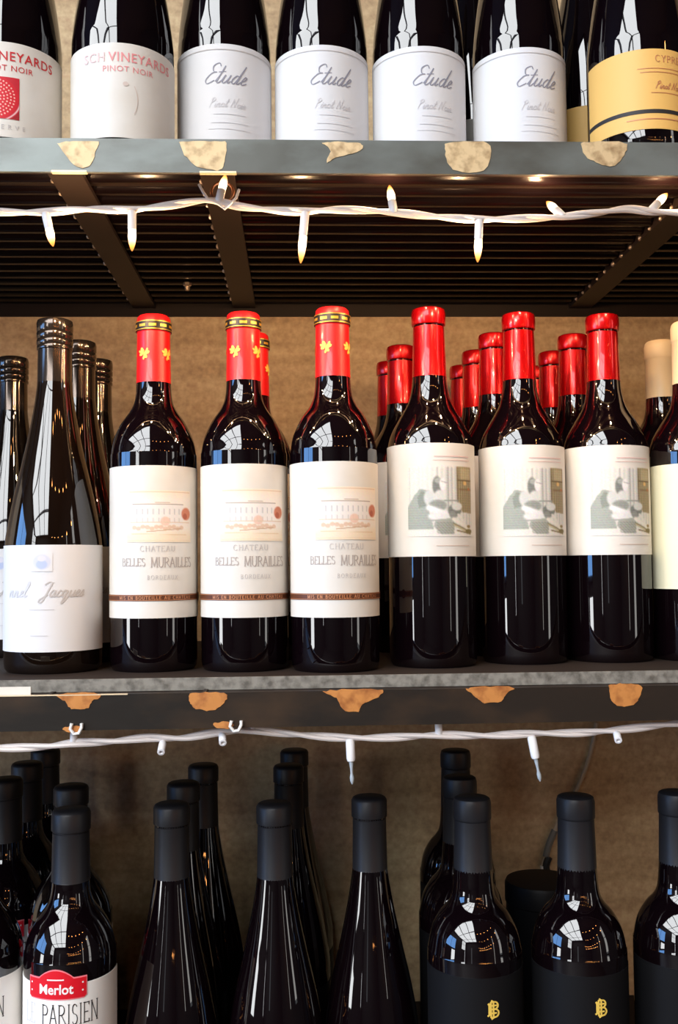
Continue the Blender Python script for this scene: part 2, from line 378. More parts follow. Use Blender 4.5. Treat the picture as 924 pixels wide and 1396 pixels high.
SERIF = {
 'C': (.72, [arc(.38,.5,.36,.5,45,315,14)]), 'H': (.72, [[(.08,0),(.08,1)],[(.64,0),(.64,1)],[(.08,.52),(.64,.52)]]),
 'A': (.72, [[(.04,0),(.36,1)],[(.36,1),(.68,0)],[(.16,.36),(.56,.36)]]), 'T': (.64, [[(.32,0),(.32,1)],[(.02,.98),(.62,.98)],[(.02,.98),(.02,.85)],[(.62,.98),(.62,.85)]]),
 'E': (.58, [[(.08,0),(.08,1)],[(.08,.98),(.5,.98)],[(.08,.52),(.42,.52)],[(.08,.02),(.52,.02)],[(.5,.98),(.5,.86)],[(.52,.02),(.52,.15)]]),
 'U': (.74, [[(.1,1),(.1,.3)]+arc(.37,.3,.27,.3,180,360,8)+[(.64,1)]]), 'M': (.9, [[(.08,0),(.12,1)],[(.12,1),(.44,.08)],[(.44,.08),(.76,1)],[(.76,1),(.82,0)]]),
 'R': (.7, [[(.1,0),(.1,1)],[(.1,.98)]+arc(.3,.75,.26,.24,90,-90,8)+[(.1,.5)],[(.32,.5),(.72,0)]]), 'I': (.3, [[(.15,0),(.15,1)]]),
 'L': (.56, [[(.08,0),(.08,1)],[(.08,.02),(.5,.02)],[(.5,.02),(.5,.18)]]), 'S': (.54, [arc(.27,.75,.2,.24,30,270,9)+arc(.27,.26,.22,.25,90,-150,9)]),
 'B': (.66, [[(.1,0),(.1,1)],[(.1,.98)]+arc(.3,.76,.2,.22,90,-90,7)+[(.1,.54)],[(.1,.54)]+arc(.32,.28,.26,.26,90,-90,7)+[(.1,.02)]]),
 'O': (.8, [arc(.4,.5,.36,.5,0,360,18)]), 'D': (.76, [[(.1,0),(.1,1)],[(.1,.98)]+arc(.28,.5,.4,.48,90,-90,10)+[(.1,.02)]]),
 'X': (.7, [[(.04,1),(.66,0)],[(.04,0),(.66,1)]]), 'P': (.62, [[(.1,0),(.1,1)],[(.1,.98)]+arc(.3,.74,.26,.24,90,-90,8)+[(.1,.5)]]),
 'N': (.74, [[(.1,0),(.1,1)],[(.1,1),(.64,0)],[(.64,0),(.64,1)]]), 'Y': (.68, [[(.04,1),(.34,.5)],[(.64,1),(.34,.5)],[(.34,.5),(.34,0)]]), ' ': (.4, [])}
SCRIPT = {
 'E': (.52, [[(.5,.85),(.35,1),(.14,.86),(.24,.6),(.42,.55),(.2,.5),(.02,.2),(.18,0),(.46,.14)]]),
 't': (.26, [[(0,.1),(.12,.45),(.17,.85)],[(.17,.85),(.08,.15),(.15,0),(.28,.12)],[(-.02,.55),(.3,.58)]]),
 'u': (.42, [[(0,.1),(.08,.4),(.05,.1),(.14,0),(.27,.15),(.34,.4)],[(.34,.4),(.3,.08),(.36,0),(.44,.1)]]),
 'd': (.46, [[(.34,.35),(.2,.42),(.05,.2),(.12,0),(.26,.12),(.44,.95)],[(.44,.95),(.32,.1),(.38,0),(.48,.1)]]),
 'e': (.28, [[(0,.12),(.18,.25),(.22,.38),(.13,.42),(.04,.2),(.1,0),(.3,.1)]]),
 'J': (.5, [[(.08,.78),(.28,.96),(.58,.9)],[(.48,.92),(.35,.3),(.2,-.3),(.02,-.36),(.04,-.15),(.4,.12)]]),
 'a': (.4, [[(.3,.38),(.15,.42),(.03,.18),(.1,0),(.24,.15),(.31,.4)],[(.31,.4),(.27,.08),(.33,0),(.42,.1)]]),
 'c': (.27, [[(.24,.35),(.15,.42),(.03,.18),(.11,0),(.28,.1)]]),
 'q': (.42, [[(.3,.38),(.15,.42),(.03,.18),(.1,0),(.24,.15),(.31,.4)],[(.31,.4),(.14,-.4),(.26,-.3),(.44,.08)]]),
 's': (.26, [[(0,.05),(.17,.42),(.19,.15),(.1,0),(.0,.05)],[(.12,0),(.28,.1)]]),
 'l': (.24, [[(0,.1),(.22,.75),(.16,.98),(.07,.5),(.09,.05),(.16,0),(.26,.1)]]),
 'n': (.42, [[(0,.1),(.07,.4),(.03,0)],[(.04,.2),(.2,.42),(.27,.3),(.25,.05),(.32,0),(.42,.1)]]),
 'o': (.34, [arc(.16,.2,.14,.2,60,420,10),[(.22,.36),(.36,.3)]]), 'i': (.2, [[(0,.1),(.08,.4),(.05,.08),(.11,0),(.2,.1)],[(.12,.55),(.14,.58)]]),
 'r': (.3, [[(0,.1),(.1,.42),(.2,.36),(.16,.06),(.22,0),(.32,.1)]]), 'N': (.6, [[(0,0),(.1,.9)],[(.1,.9),(.36,.05)],[(.36,.05),(.5,1.05)]]),
 'P': (.5, [[(.05,0),(.16,.95)],[(.02,.8),(.28,1),(.42,.75),(.12,.5)]]), ' ': (.3, [])}
def write(txt, font, size, space=0, slant=0, sx=1, **kw):
    polys = []; x = 0
    for ch in txt:
        wd, ps = font[ch]
        for p in ps:
            q = [(x + a + slant*b, b) for a, b in p]
            if font is SCRIPT and len(q) > 2: q = [(v.x, v.y) for v in smooth_path([(a,b,0) for a,b in q], 5)]
            polys.append(q)
        x += wd + space
    V, Fc = nib([[(a*1.0, b) for a, b in p] for p in polys], **kw)
    return [((v.x - x/2)*size*sx, v.y*size) for v in V], Fc
_tc = {}
def sans(txt, size, sx=1, bold=0, space=1):
    k = (txt, bold, space)
    if k not in _tc:
        c = bpy.data.curves.new('lettering', 'FONT'); c.body = txt; c.align_x = 'CENTER'; c.offset = bold; c.space_character = space; c.resolution_u = 3
        o = bpy.data.objects.new('lettering', c); COL.objects.link(o)
        dg = bpy.context.evaluated_depsgraph_get(); me = o.evaluated_get(dg).to_mesh()
        _tc[k] = ([(v.co.x, v.co.y) for v in me.vertices], [tuple(p.vertices) for p in me.polygons])
        o.evaluated_get(dg).to_mesh_clear(); bpy.data.objects.remove(o); bpy.data.curves.remove(c)
    V, Fc = _tc[k]; return [(x*size*sx, y*size) for x, y in V], Fc
class Wrap:
    """flat artwork carried onto the side of a bottle: u runs round the glass (0 faces -y), v is height"""
    def __init__(s, R, u0=0): s.R = R; s.u0 = u0
    def p(s, u, v, off): a = (u+s.u0)/s.R; return ((s.R+off)*math.sin(a), -(s.R+off)*math.cos(a), v)
    def art(s, mb, art, u=0, v=0, off=.0007, bend=0):
        V, Fc = art; return mb.add([s.p(x+u, y+v + bend*x*x, off) for x, y in V], Fc)
    def patch(s, mb, us, lo, hi, off, inner=-.0004, nv=2):
        """a sheet from lo(u) to hi(u), with turned-in edges"""
        n = len(us); V = []
        for u in us:
            a, b = lo(u), hi(u)
            for j in range(nv): V.append(s.p(u, a + (b-a)*j/(nv-1), off))
        Fc = [(i*nv+j, (i+1)*nv+j, (i+1)*nv+j+1, i*nv+j+1) for i in range(n-1) for j in range(nv-1)]
        k = len(V)
        rim = [(u, lo(u)) for u in us] + [(u, hi(u)) for u in reversed(us)]
        V += [s.p(u, v, off) for u, v in rim] + [s.p(u, v, inner) for u, v in rim]; q = len(rim)
        Fc += [(k+i, k+(i+1)%q, k+q+(i+1)%q, k+q+i) for i in range(q)]
        return mb.add(V, Fc)
    def picture(s, name, img, u0, u1, v0, v1, parent, off=.0007):
        h, wd, _ = img.shape; V = []; Fc = []; cols = []
        for j in range(h):
            for i in range(wd):
                V.append(s.p(u0 + (u1-u0)*i/(wd-1), v1 - (v1-v0)*j/(h-1), off)); cols.append(img[j, i])
        Fc = [(j*wd+i, (j+1)*wd+i, (j+1)*wd+i+1, j*wd+i+1) for j in range(h-1) for i in range(wd-1)]
        me = MB().add(V, Fc).mesh(name, M['print'], True)
        at_ = me.color_attributes.new('ink', 'FLOAT_COLOR', 'POINT')
        lin = np.array(cols)/255.0; lin = np.where(lin <= .04045, lin/12.92, ((lin+.055)/1.055)**2.4)
        at_.data.foreach_set('color', np.hstack([lin, np.ones((len(lin),1))]).astype(np.float32).ravel())
        return link(name, me, parent)
def lin_us(a, b, n): return [a + (b-a)*i/(n-1) for i in range(n)]

# ------------------------------------------------------------------ printed pictures (painted in code, pixel by pixel)
class Paint:
    def __init__(s, wd, h, bg): s.w, s.h = wd, h; s.a = np.ones((h, wd, 3))*np.array(bg, float); y, x = np.mgrid[0:h, 0:wd]; s.x = x/(wd-1); s.y = y/(h-1)
    def mask(s, m, col, op=1):
        m = np.clip(m, 0, 1)[..., None]*op; s.a = s.a*(1-m) + np.array(col, float)*m
    def ell(s, cx, cy, rx, ry, col, op=1, soft=.25):
        d = np.sqrt(((s.x-cx)/rx)**2 + ((s.y-cy)/ry)**2); s.mask((1-d)/soft + .5, col, op)
    def poly(s, pts, col, op=1):
        ins = np.zeros(s.x.shape, bool); n = len(pts)
        for i in range(n):
            (x1, y1), (x2, y2) = pts[i], pts[(i+1)%n]
            c = ((y1 > s.y) != (y2 > s.y)) & (s.x < (x2-x1)*(s.y-y1)/((y2-y1) or 1e-9) + x1); ins ^= c
        s.mask(ins.astype(float), col, op)
    def line(s, x1, y1, x2, y2, wd, col, op=1):
        dx, dy = x2-x1, y2-y1; t = np.clip(((s.x-x1)*dx + (s.y-y1)*dy)/(dx*dx+dy*dy), 0, 1)
        d = np.sqrt((s.x-x1-t*dx)**2 + (s.y-y1-t*dy)**2); s.mask((wd-d)/(wd*.6) , col, op)
PAPER = (228,224,216)
def engraving():
    p = Paint(92, 98, PAPER)
    fade = np.clip(p.x*1.5+.15, 0, 1)*np.clip((.95-p.y)*9, 0, 1)*np.clip(p.y*20, 0, 1)
    p.mask(fade*(.5+.5*np.sin(p.x*95)), (196,199,194), .75)
    for u, wd, c in ((.03,.01,(200,206,200)),(.17,.008,(200,204,200)),(.42,.01,(180,182,178)),(.57,.013,(160,160,156)),(.63,.008,(180,178,172)),(.71,.018,(138,122,100))): p.line(u, .03, u, .62, wd, c)
    p.poly([(.71,.02),(.98,.02),(.98,.68),(.8,.66),(.73,.55)], (176,160,122), .85)
    p.mask(((p.x>.72)&(p.x<.98)&(p.y>.03)&(p.y<.67)).astype(float)*(.5+.5*np.sin(p.x*150)), (116,100,66), .7)
    p.poly([(.76,.04),(.96,.04),(.96,.20),(.76,.20)], (214,200,160), .55)
    p.line(.72,.21,.98,.21,.012,(110,92,60)); p.line(.75,.34,.98,.34,.012,(130,96,60)); p.ell(.85,.25,.035,.03,(232,190,120)); p.ell(.93,.33,.02,.02,(190,110,60))
    p.line(.44,.5,.72,.5,.012,(160,162,156))
    p.poly([(0,.9),(0,.58),(.1,.42),(.18,.33),(.3,.36),(.34,.5),(.28,.58),(.32,.72),(.36,.9)], (164,172,164), .95)
    p.poly([(.14,.45),(.2,.36),(.29,.40),(.26,.58),(.16,.6)], (138,148,138), .85)
    p.ell(.30,.46,.07,.11,(205,208,204)); p.ell(.41,.29,.06,.13,(128,134,128)); p.ell(.43,.22,.05,.04,(172,176,172)); p.ell(.49,.27,.045,.085,(236,233,230)); p.line(.47,.23,.55,.25,.009,(176,170,166))
    p.ell(.44,.45,.07,.1,(214,215,211)); p.ell(.42,.57,.12,.08,(146,152,144), .85)
    p.line(.30,.60,.46,.66,.055,(238,238,236)); p.line(.44,.67,.60,.68,.045,(232,232,230)); p.line(.32,.72,.58,.73,.05,(226,227,224)); p.line(.33,.78,.55,.76,.01,(170,173,168))
    p.ell(.66,.64,.10,.09,(128,134,126)); p.ell(.70,.58,.085,.06,(214,216,210)); p.ell(.63,.70,.05,.05,(150,152,146))
    p.poly([(.36,.86),(.38,.78),(.62,.74),(.66,.82),(.64,.97),(.46,.97)], (172,175,165), .95)
    p.mask(((p.x>.4)&(p.x<.65)&(p.y>.8)&(p.y<.96)).astype(float)*(.5+.5*np.sin((p.x-p.y)*140)), (128,132,118), .6)
    p.line(.72,.70,.82,.80,.03,(226,224,214)); p.line(.64,.76,.9,.88,.035,(232,228,214)); p.line(.66,.84,.88,.93,.03,(196,186,150))
    p.line(.64,.82,.92,.93,.008,(120,110,78)); p.line(.70,.92,.96,.965,.012,(126,112,76)); p.ell(.92,.93,.07,.035,(132,116,70)); p.ell(.92,.86,.04,.02,(150,130,84))
    g = (np.sin(p.y*180)*.5+.5)[..., None]; dark = (p.a.mean(2) < 205)[..., None]; p.a = np.where(dark, p.a - 14*g, p.a)
    q = np.pad(p.a, ((1,1),(1,1),(0,0)), 'edge'); p.a = sum(q[i:i+p.h, j:j+p.w]*k for i, j, k in ((0,1,.15),(2,1,.15),(1,0,.15),(1,2,.15),(1,1,.4)))
    return np.clip(p.a + RNG.normal(0, 5, p.a.shape), 0, 255)
def villa():
    p = Paint(84, 64, (243,234,222))
    p.mask(np.clip((p.y-.72)*6, 0, 1), (242,222,192), .8); p.mask(np.clip((.2-p.y)*6, 0, 1), (243,226,204), .7)
    p.line(.05,.03,.97,.03,.01,(222,196,164)); p.line(.03,.97,.97,.97,.01,(234,212,180))
    p.poly([(.1,.28),(.84,.28),(.84,.66),(.1,.66)], (238,232,226)); p.line(.1,.27,.84,.27,.012,(168,150,136)); p.line(.42,.24,.62,.24,.012,(190,170,156))
    for k in range(9):
        u = .16 + k*.077; p.line(u,.36,u,.46,.009,(186,184,186)); p.line(u,.54,u,.62,.009,(206,198,194))
    for k in range(12): p.ell(.12+k*.063,.72+.02*math.sin(k*2),.035,.04,(214,170,138),.6)
    p.ell(.90,.45,.085,.12,(206,128,98)); p.ell(.88,.5,.04,.06,(176,92,66)); p.ell(.56,.60,.07,.09,(236,196,174),.8); p.line(.3,.80,.8,.74,.012,(196,160,128))
    p.line(.06,.62,.96,.62,.007,(222,198,172)); p.line(.08,.84,.9,.86,.008,(228,200,160))
    return np.clip(p.a + RNG.normal(0, 2, p.a.shape), 0, 255)
def pomegranate():
    p = Paint(84, 90, (200,24,44)); p.mask(np.clip(1.0-p.x*1.5,0,1), (240,150,150), .75)
    p.ell(.42,.5,.56,.52,(214,20,40),1,.05)
    p.mask(np.clip(.55-p.x*1.2,0,1), (246,190,190), .8)
    d = np.sqrt(((p.x-.42)/.6)**2+((p.y-.5)/.56)**2); p.mask(np.clip(1-np.abs(d-1.02)/.05,0,1)*(p.y>.45), (246,230,226))
    p.mask((d>1.08)*(p.y>.5)*1.0, (168,20,34))
    for r in range(1, 7):
        for k in range(6*r):
            a = k*2*PI/(6*r) + r*.4; rr = r*.082
            p.ell(.42+rr*math.cos(a)*.95, .5+rr*math.sin(a)*.9, .019, .019, (250,206,190), 1, .5)
    return np.clip(p.a, 0, 255)
def crest():
    p = Paint(30, 34, (227,228,230)); p.ell(.5,.5,.42,.42,(212,216,230)); p.ell(.5,.62,.26,.24,(186,200,230)); p.ell(.5,.3,.2,.16,(222,222,234)); return p.a

# ------------------------------------------------------------------ bottles
def dens(prof, n=4):
    P = smooth_path([(r, z, 0) for r, z in prof], n); return [(max(p.x, .0005), p.y) for p in P]
BASE = lambda R: [(R*.55, .004), (R*.80, .0015), (R*.93, .0), (R*.985, .003), (R, .008)]
class Kind: pass
def kind(name, H, R, body, glass, build_cap, cap_r, paint_label):
    k = Kind(); k.H, k.R, k.cap_r = H, R, cap_r
    root = empty('wine_bottle'); k.root = root; k.used = False
    prof = BASE(R) + [(R, body[0][1]*.5)] + dens(body) + [(cap_r*.86, H-.001)]
    MB().lathe(prof, 56).build('glass', glass, root, True)
    build_cap(root); 
    if paint_label: paint_label(root, R)
    return k
def cap_of(prof, mt, name='capsule', extra=None):
    def f(root):
        o = MB().lathe(prof, 40).build(name, mt, root, True, angle=40)
        if extra: extra(o)
    return f
STOOD = {}
def place(k, px, py, zs, label, group, Y=None, rz=0, below=False):
    """stand a bottle of kind k on the shelf at height zs, its cap's top at photo point (px, py)"""
    o = k.root if not k.used else copy_tree(k.root); k.used = True
    d = at_z(px, py, zs + k.H)
    if Y is None: Y = d.y + (-k.cap_r if below else k.cap_r)*.9
    X = at(px, py, Y).x
    for q, qr in STOOD.get(zs, []):           # never let two bottles share room: step back along the line of sight
        while (Vector((X, Y)) - q).length < k.R + qr + .0025:
            Y += .001; X = at(px, py, Y).x
    STOOD.setdefault(zs, []).append((Vector((X, Y)), k.R))
    o.location = (X, Y, zs); o.rotation_euler = (0, 0, rz)
    tag(o, label, 'bottle', group); return o
def sheet(root, R, half, lo, hi, mt, name='label', n=44, off=.0004):
    f0 = lo if callable(lo) else (lambda u: lo); f1 = hi if callable(hi) else (lambda u: hi)
    m = MB(); Wrap(R).patch(m, lin_us(-half*R, half*R, n), f0, f1, off); return m.build(name, mt, root, True)
def letters(lab, R, mt, items, name='lettering', off=.0007):
    m = MB(); wr = Wrap(R)
    for art, u, v in items: wr.art(m, art, u, v, off)
    return m.build(name, mt, lab)
def rules(lab, R, mt, items, off=.0007):
    for it in items: letters(lab, R, mt, [it], 'printed_rule', off)
def rule(wd, h, n=24, curve=0):
    us = lin_us(-wd/2, wd/2, n); V = []; Fc = []
    for u in us: V += [(u, curve*u*u), (u, h + curve*u*u)]
    return V, [(2*i, 2*i+2, 2*i+3, 2*i+1) for i in range(n-1)]

# --- claret bottle with the engraved label and red foil
def lab_red(root, R):
    l = sheet(root, R, 1.66, .092, .186, M['paper']); wr = Wrap(R, .005)
    wr.picture('picture', engraving(), -.0305, .0295, .1085, .1675, l)
    rules(l, R, M['pink_faint'], [(rule(.034,.0009), .014, .1745), (rule(.036,.0005), .014, .1715)])
    rules(l, R, M['ink_peach'], [(rule(.032,.0008), .014, .1005)])
RED = kind('red', .307, .0372, [(.0372,.12),(.0372,.178),(.0366,.188),(.0335,.1985),(.0270,.2105),(.0192,.2240),(.0158,.236),(.0146,.247),(.0138,.270),(.0132,.29),(.0132,.304)], M['glass'],
  cap_of([(.0149,.2470),(.0147,.2475),(.0140,.272),(.0135,.2908),(.0128,.2912),(.0128,.2920),(.0136,.2923),(.0145,.2928),(.0147,.2935),(.0149,.2985),(.0147,.3035),(.0139,.3062),(.0125,.3070)], M['foil_red']), .0147, lab_red)
# --- chateau bottle: red capsule with a black and gold band and gold leaves
def leaf(cx, cy, s):
    V = []; Fc = []
    for (dx, dy, a, l) in ((0,0,.3,1),(0,0,2.0,1),(0,0,-.9,.9),(0,0,3.4,.8),(.2,-.7,-1.8,.6),(.9,.5,1.2,.6),(-.8,.3,2.6,.6)):
        c, q = math.cos(a), math.sin(a); k = len(V); ox, oy = cx+dx*s*.5, cy+dy*s*.5
        P = [(0,0),(.35,.3),(.8,.22),(1,0),(.8,-.25),(.35,-.3)]
        V += [(ox + s*l*(x*c-y*q), oy + s*l*(x*q+y*c)) for x, y in P]; Fc.append(tuple(range(k, k+6)))
    return V, Fc
def extra_chateau(cap):
    b = MB().lathe([(.0149,.2868),(.0153,.287),(.0153,.2952),(.0149,.2954)], 40).build('neck_band', M['black_band'], cap, True)
    m = MB(); wr = Wrap(.0153)
    for v in (.2874,.2942): wr.art(m, rule(2*PI*.0153*.98,.0006,40), 0, v, .0002)
    for k in range(9): wr.art(m, rule(.0062,.0022,6), (k-4)*.0096, .2899, .0002)
    m.build('gold_print', M['gold'], cap)
    m = MB(); wr = Wrap(.0146)
    for u in (-.030,-.008,.013,.034): wr.art(m, leaf(u, .2665, .0058), 0, 0, .0004)
    m.build('gold_leaf', M['gold_flat'], cap)
def lab_chateau(root, R):
    l = sheet(root, R, 1.66, .044, .169, M['paper']); wr = Wrap(R, .008)
    wr.picture('picture', villa(), -.0285, .0285, .106, .1485, l)
    letters(l, R, M['ink_pale'], [(write('CHATEAU', SERIF, .0044, .22, thick=.13, thin=.04, serif=.1, sx=1.05), .006, .0985),
        (write('BORDEAUX', SERIF, .0034, .35, thick=.14, thin=.05, serif=.1, sx=.9), .010, .0755)])
    letters(l, R, mat('warm_grey_ink', srgb(176,166,160), .6), [(write('BELLES ', SERIF, .0064, .06, thick=.13, thin=.04, serif=.1, sx=.85), -.0135, .0865), (write('MURAILLES', SERIF, .0080, .06, thick=.14, thin=.04, serif=.1, sx=.76), .0185, .0855)], 'title_lettering')
    b = MB(); Wrap(R).patch(b, lin_us(-1.66*R, 1.66*R, 44), lambda u: .0580, lambda u: .0632, .0007, .0003); bd = b.build('band', M['ink_brown'], l, True)
    letters(l, R, M['ink_copper'], [(write('MIS EN BOUTEILLE AU CHATEAU', SERIF, .0026, .3, thick=.2, thin=.1), .004, .0593), (rule(.11,.0004,40), 0, .0624), (rule(.11,.0004,40), 0, .0584)], 'band_lettering', .0010)
    letters(l, R, M['ink_brown'], [(arc(0,0,.0042,.0042,0,330,11), 0, 0) and ((lambda P: (P, [tuple(range(len(P)))]))(arc(0,0,.0040,.0040,0,330,11)), .052, .0606)], 'seal', .0011)
CHA = kind('chateau', .301, .0365, [(.0365,.1),(.0365,.172),(.0360,.182),(.0335,.1945),(.0270,.2085),(.0200,.2185),(.0160,.228),(.0146,.243),(.0142,.27),(.0138,.298)], M['glass'],
  cap_of([(.0149,.2425),(.0148,.243),(.0143,.27),(.0141,.286),(.0147,.2866),(.0148,.2955),(.0143,.2965),(.0140,.2995),(.0125,.301)], M['satin_red'], extra=extra_chateau), .0143, lab_chateau)
# --- screw-capped burgundy with the small white label
def extra_screw(cap): pass
def lab_white(root, R):
    l = sheet(root, R, 1.62, .018, .1046, M['paper_cool']); wr = Wrap(R, .004)
    wr.picture('crest', crest(), -.0125, .0045, .083, .098, l)
    letters(l, R, M['ink_faint'], [(write('nnel', SCRIPT, .0125, .02, slant=.3, thick=.09, thin=.04, sx=1.05), -.022, .0625)])
    letters(l, R, M['ink_pale'], [(write('Jacques', SCRIPT, .0125, .02, slant=.3, thick=.09, thin=.03, sx=1.05), .0165, .0625)], 'title_lettering')
    rules(l, R, M['ink_faint'], [(rule(.02,.0006), 0, .052), (rule(.014,.0006), -.002, .031)])
BURG = [(.0402,.06),(.0402,.1),(.0385,.117),(.0340,.142),(.0283,.167),(.0226,.1924),(.0178,.2175),(.0148,.239),(.0140,.256),(.0138,.272)]
WHT = kind('white', .298, .0402, BURG + [(.0138,.294)], M['glass_brown'],
  cap_of([(.0146,.2390),(.0145,.2395),(.0142,.2715),(.0150,.2722),(.0152,.274),(.0147,.2755),(.0153,.277),(.0153,.2795),(.0147,.281),(.0153,.2825),(.0153,.286),(.0148,.2872),(.0153,.2885),(.0153,.2945),(.0146,.2972),(.0130,.298)], M['tin_cap'], 'screw_cap'), .0148, lab_white)
# --- cream capsule bottle, cream label
def lab_ro(root, R):
    l = sheet(root, R, 1.6, .062, .170, M['paper_cream'])
    letters(l, R, M['gold_flat'], [(write('ROSS', SERIF, .008, .25, thick=.14, thin=.05, serif=.1) if False else write('RO', SERIF, .008, .25, thick=.14, thin=.05, serif=.1), -.012, .118)])
CRM = kind('cream', .300, .0372, [(.0372,.1),(.0372,.172),(.0366,.184),(.0335,.1955),(.0270,.2075),(.0192,.220),(.0158,.231),(.0146,.245),(.0138,.27),(.0132,.297)], M['glass'],
  cap_of([(.0150,.2440),(.0149,.2445),(.0144,.282),(.0148,.2826),(.0152,.2835),(.0152,.295),(.0143,.2985),(.0128,.300)], M['cream_cap']), .0146, lab_ro)
# --- top shelf: burgundies
BW = [(.0405,.04),(.0405,.085),(.0400,.097),(.0375,.118),(.0340,.140),(.0290,.163),(.0230,.19),(.0175,.22),(.0150,.24),(.0142,.26),(.0140,.288)]
def topcap(mt): return cap_of([(.0152,.228),(.0150,.2285),(.0145,.275),(.0152,.2756),(.0154,.2775),(.0154,.2885),(.0146,.2915),(.0130,.2925)], mt)
def lab_vine(pic, ink):
    def f(root, R):
        l = sheet(root, R, 1.62, .004, .078, M['paper']); wr = Wrap(R, 0)
        letters(l, R, ink, [(sans('VINEYARDS', .0102, .92, .010, 1.10), .0195, .0635), (sans('PINOT NOIR', .0064, 1.0, .0, 1.1), .008, .0555)])
        letters(l, R, M['pink_faint'], [(sans('SCH', .0102, .92, .010, 1.10), -.0185, .0635)], 'faint_lettering')
        if pic:
            letters(l, R, M['ink_pale'], [(sans('RESERVE', .0050, 1.0, 0, 1.9), .006, .0100)], 'small_lettering')
            wr.picture('picture', pomegranate(), -.014, .0175, .018, .0505, l)
        else:
            letters(l, R, M['ink_peach'], [((lambda P: (P, [tuple(range(len(P)))]))(arc(0,0,.0022,.0018,0,330,9)), .006, .046), (nib([arc(0,0,.011,.017,-40,40,8)], .0006, .0004), .004, .034)], 'faint_mark')
    return f
VIN1 = kind('vine1', .2925, .0405, BW, M['glass'], topcap(M['black_cap']), .0146, lab_vine(True, M['ink_red']))
VIN2 = kind('vine2', .2925, .0405, BW, M['glass'], topcap(M['black_cap']), .0146, lab_vine(False, M['ink_pink']))
EW = [(.0389,.05),(.0389,.102),(.0385,.112),(.0372,.127),(.0332,.157),(.0265,.188),(.0185,.220),(.0150,.245),(.0142,.26),(.0140,.288)]
def lab_etude(root, R):
    l = sheet(root, R, 1.62, .006, .096, M['paper_cool'])
    letters(l, R, M['ink_grey'], [(write('Etude', SCRIPT, .0165, .03, slant=.45, thick=.06, thin=.022, sx=.98), .004, .0635)])
    letters(l, R, M['ink_faint'], [(write('Pinot Noir', SCRIPT, .0078, .03, slant=.35, thick=.08, thin=.04), .006, .044)], 'small_lettering')
    rules(l, R, M['ink_faint'], [(rule(.026,.0005), .008, .038), (rule(.03,.0005), .008, .031), (rule(.034,.0004), .008, .026)])
    letters(l, R, M['ink_pale'], [(rule(2*1.5*R,.0007,40), 0, .0910)], 'border_rule')
ETU = kind('etude', .2925, .0389, EW, M['glass'], topcap(M['black_cap']), .0146, lab_etude)
def lab_yellow(root, R):
    l = sheet(root, R, 1.62, .014, .078, M['paper_yellow'])
    letters(l, R, M['ink_copper'], [(write('CYPRESS', SERIF, .0052, .2, thick=.14, thin=.05, serif=.1), .012, .0675), (write('Pinot Noir', SCRIPT, .0062, .03, slant=.35, thick=.10, thin=.04), .008, .046), (rule(.05,.0005), .008, .062), (rule(.046,.0005), .008, .059), (rule(.03,.0005), .008, .0425)])
    b = MB(); Wrap(R).patch(b, lin_us(-1.62*R, 1.62*R, 40), lambda u: .0264, lambda u: .0295, .0007, .0003); b.build('band', M['ink_black'], l, True)
    letters(l, R, M['ink_copper'], [(rule(.06,.0008), .004, .0215)], 'small_lettering')
YEL = kind('yellow', .2925, .0405, BW, M['glass'], topcap(M['black_cap']), .0146, lab_yellow)
# --- bottom shelf
def blackcap(H, b, cr=.0142): return cap_of([(cr+.0012,b),(cr+.001,b+.0005),(cr+.0002,H-.0185),(cr-.0004,H-.0180),(cr-.0004,H-.0170),(cr+.0012,H-.0164),(cr+.0012,H-.003),(cr,H-.0008),(cr-.0015,H)], M['black_cap'])
def lab_plain(root, R):
    sheet(root, R, 1.5, .02, .088, M['paper_black'])
BBG = kind('blackburg', .297, .0402, BURG + [(.0138,.292)], M['glass'], blackcap(.297, .231), .0148, lab_plain)
def lab_b(root, R):
    l = sheet(root, R, 1.66, .05, .170, M['paper_black'])
    B1 = [[(.1,0),(.1,1)],[(.1,1)]+arc(.36,.76,.24,.24,90,-90,8)+[(.1,.52)],[(.1,.52)]+arc(.38,.26,.28,.26,90,-90,8)+[(.1,0)],[(-.12,.1),(-.02,.16),(-.02,.9),(-.1,.84)],[(.1,.76),(.5,.76)],[(.1,.26),(.5,.26)],[(.28,0),(.28,1)],[(.14,-.1),(.34,.0)],[(.14,1.1),(.3,1.0)]]
    V, Fc = nib(B1, .13, .09); letters(l, R, M['gold_flat'], [([((v.x-.28)*.0115, v.y*.0118) for v in V], Fc)+(0,)][0:0] + [(([((v.x-.28)*.0115, v.y*.0118) for v in V], Fc), .006, .140)], 'emblem')
BBB = kind('b', .303, .039, [(.039,.1),(.039,.172),(.0382,.182),(.0350,.1965),(.0285,.2085),(.0215,.2165),(.0178,.225),(.0164,.24),(.0150,.265),(.0140,.30)], M['glass'],
  cap_of([(.0166,.2330),(.0164,.2335),(.0150,.284),(.0150,.2846),(.0156,.2853),(.0158,.2865),(.0158,.2985),(.0148,.3020),(.0132,.303)], M['black_cap']), .0153, lab_b)
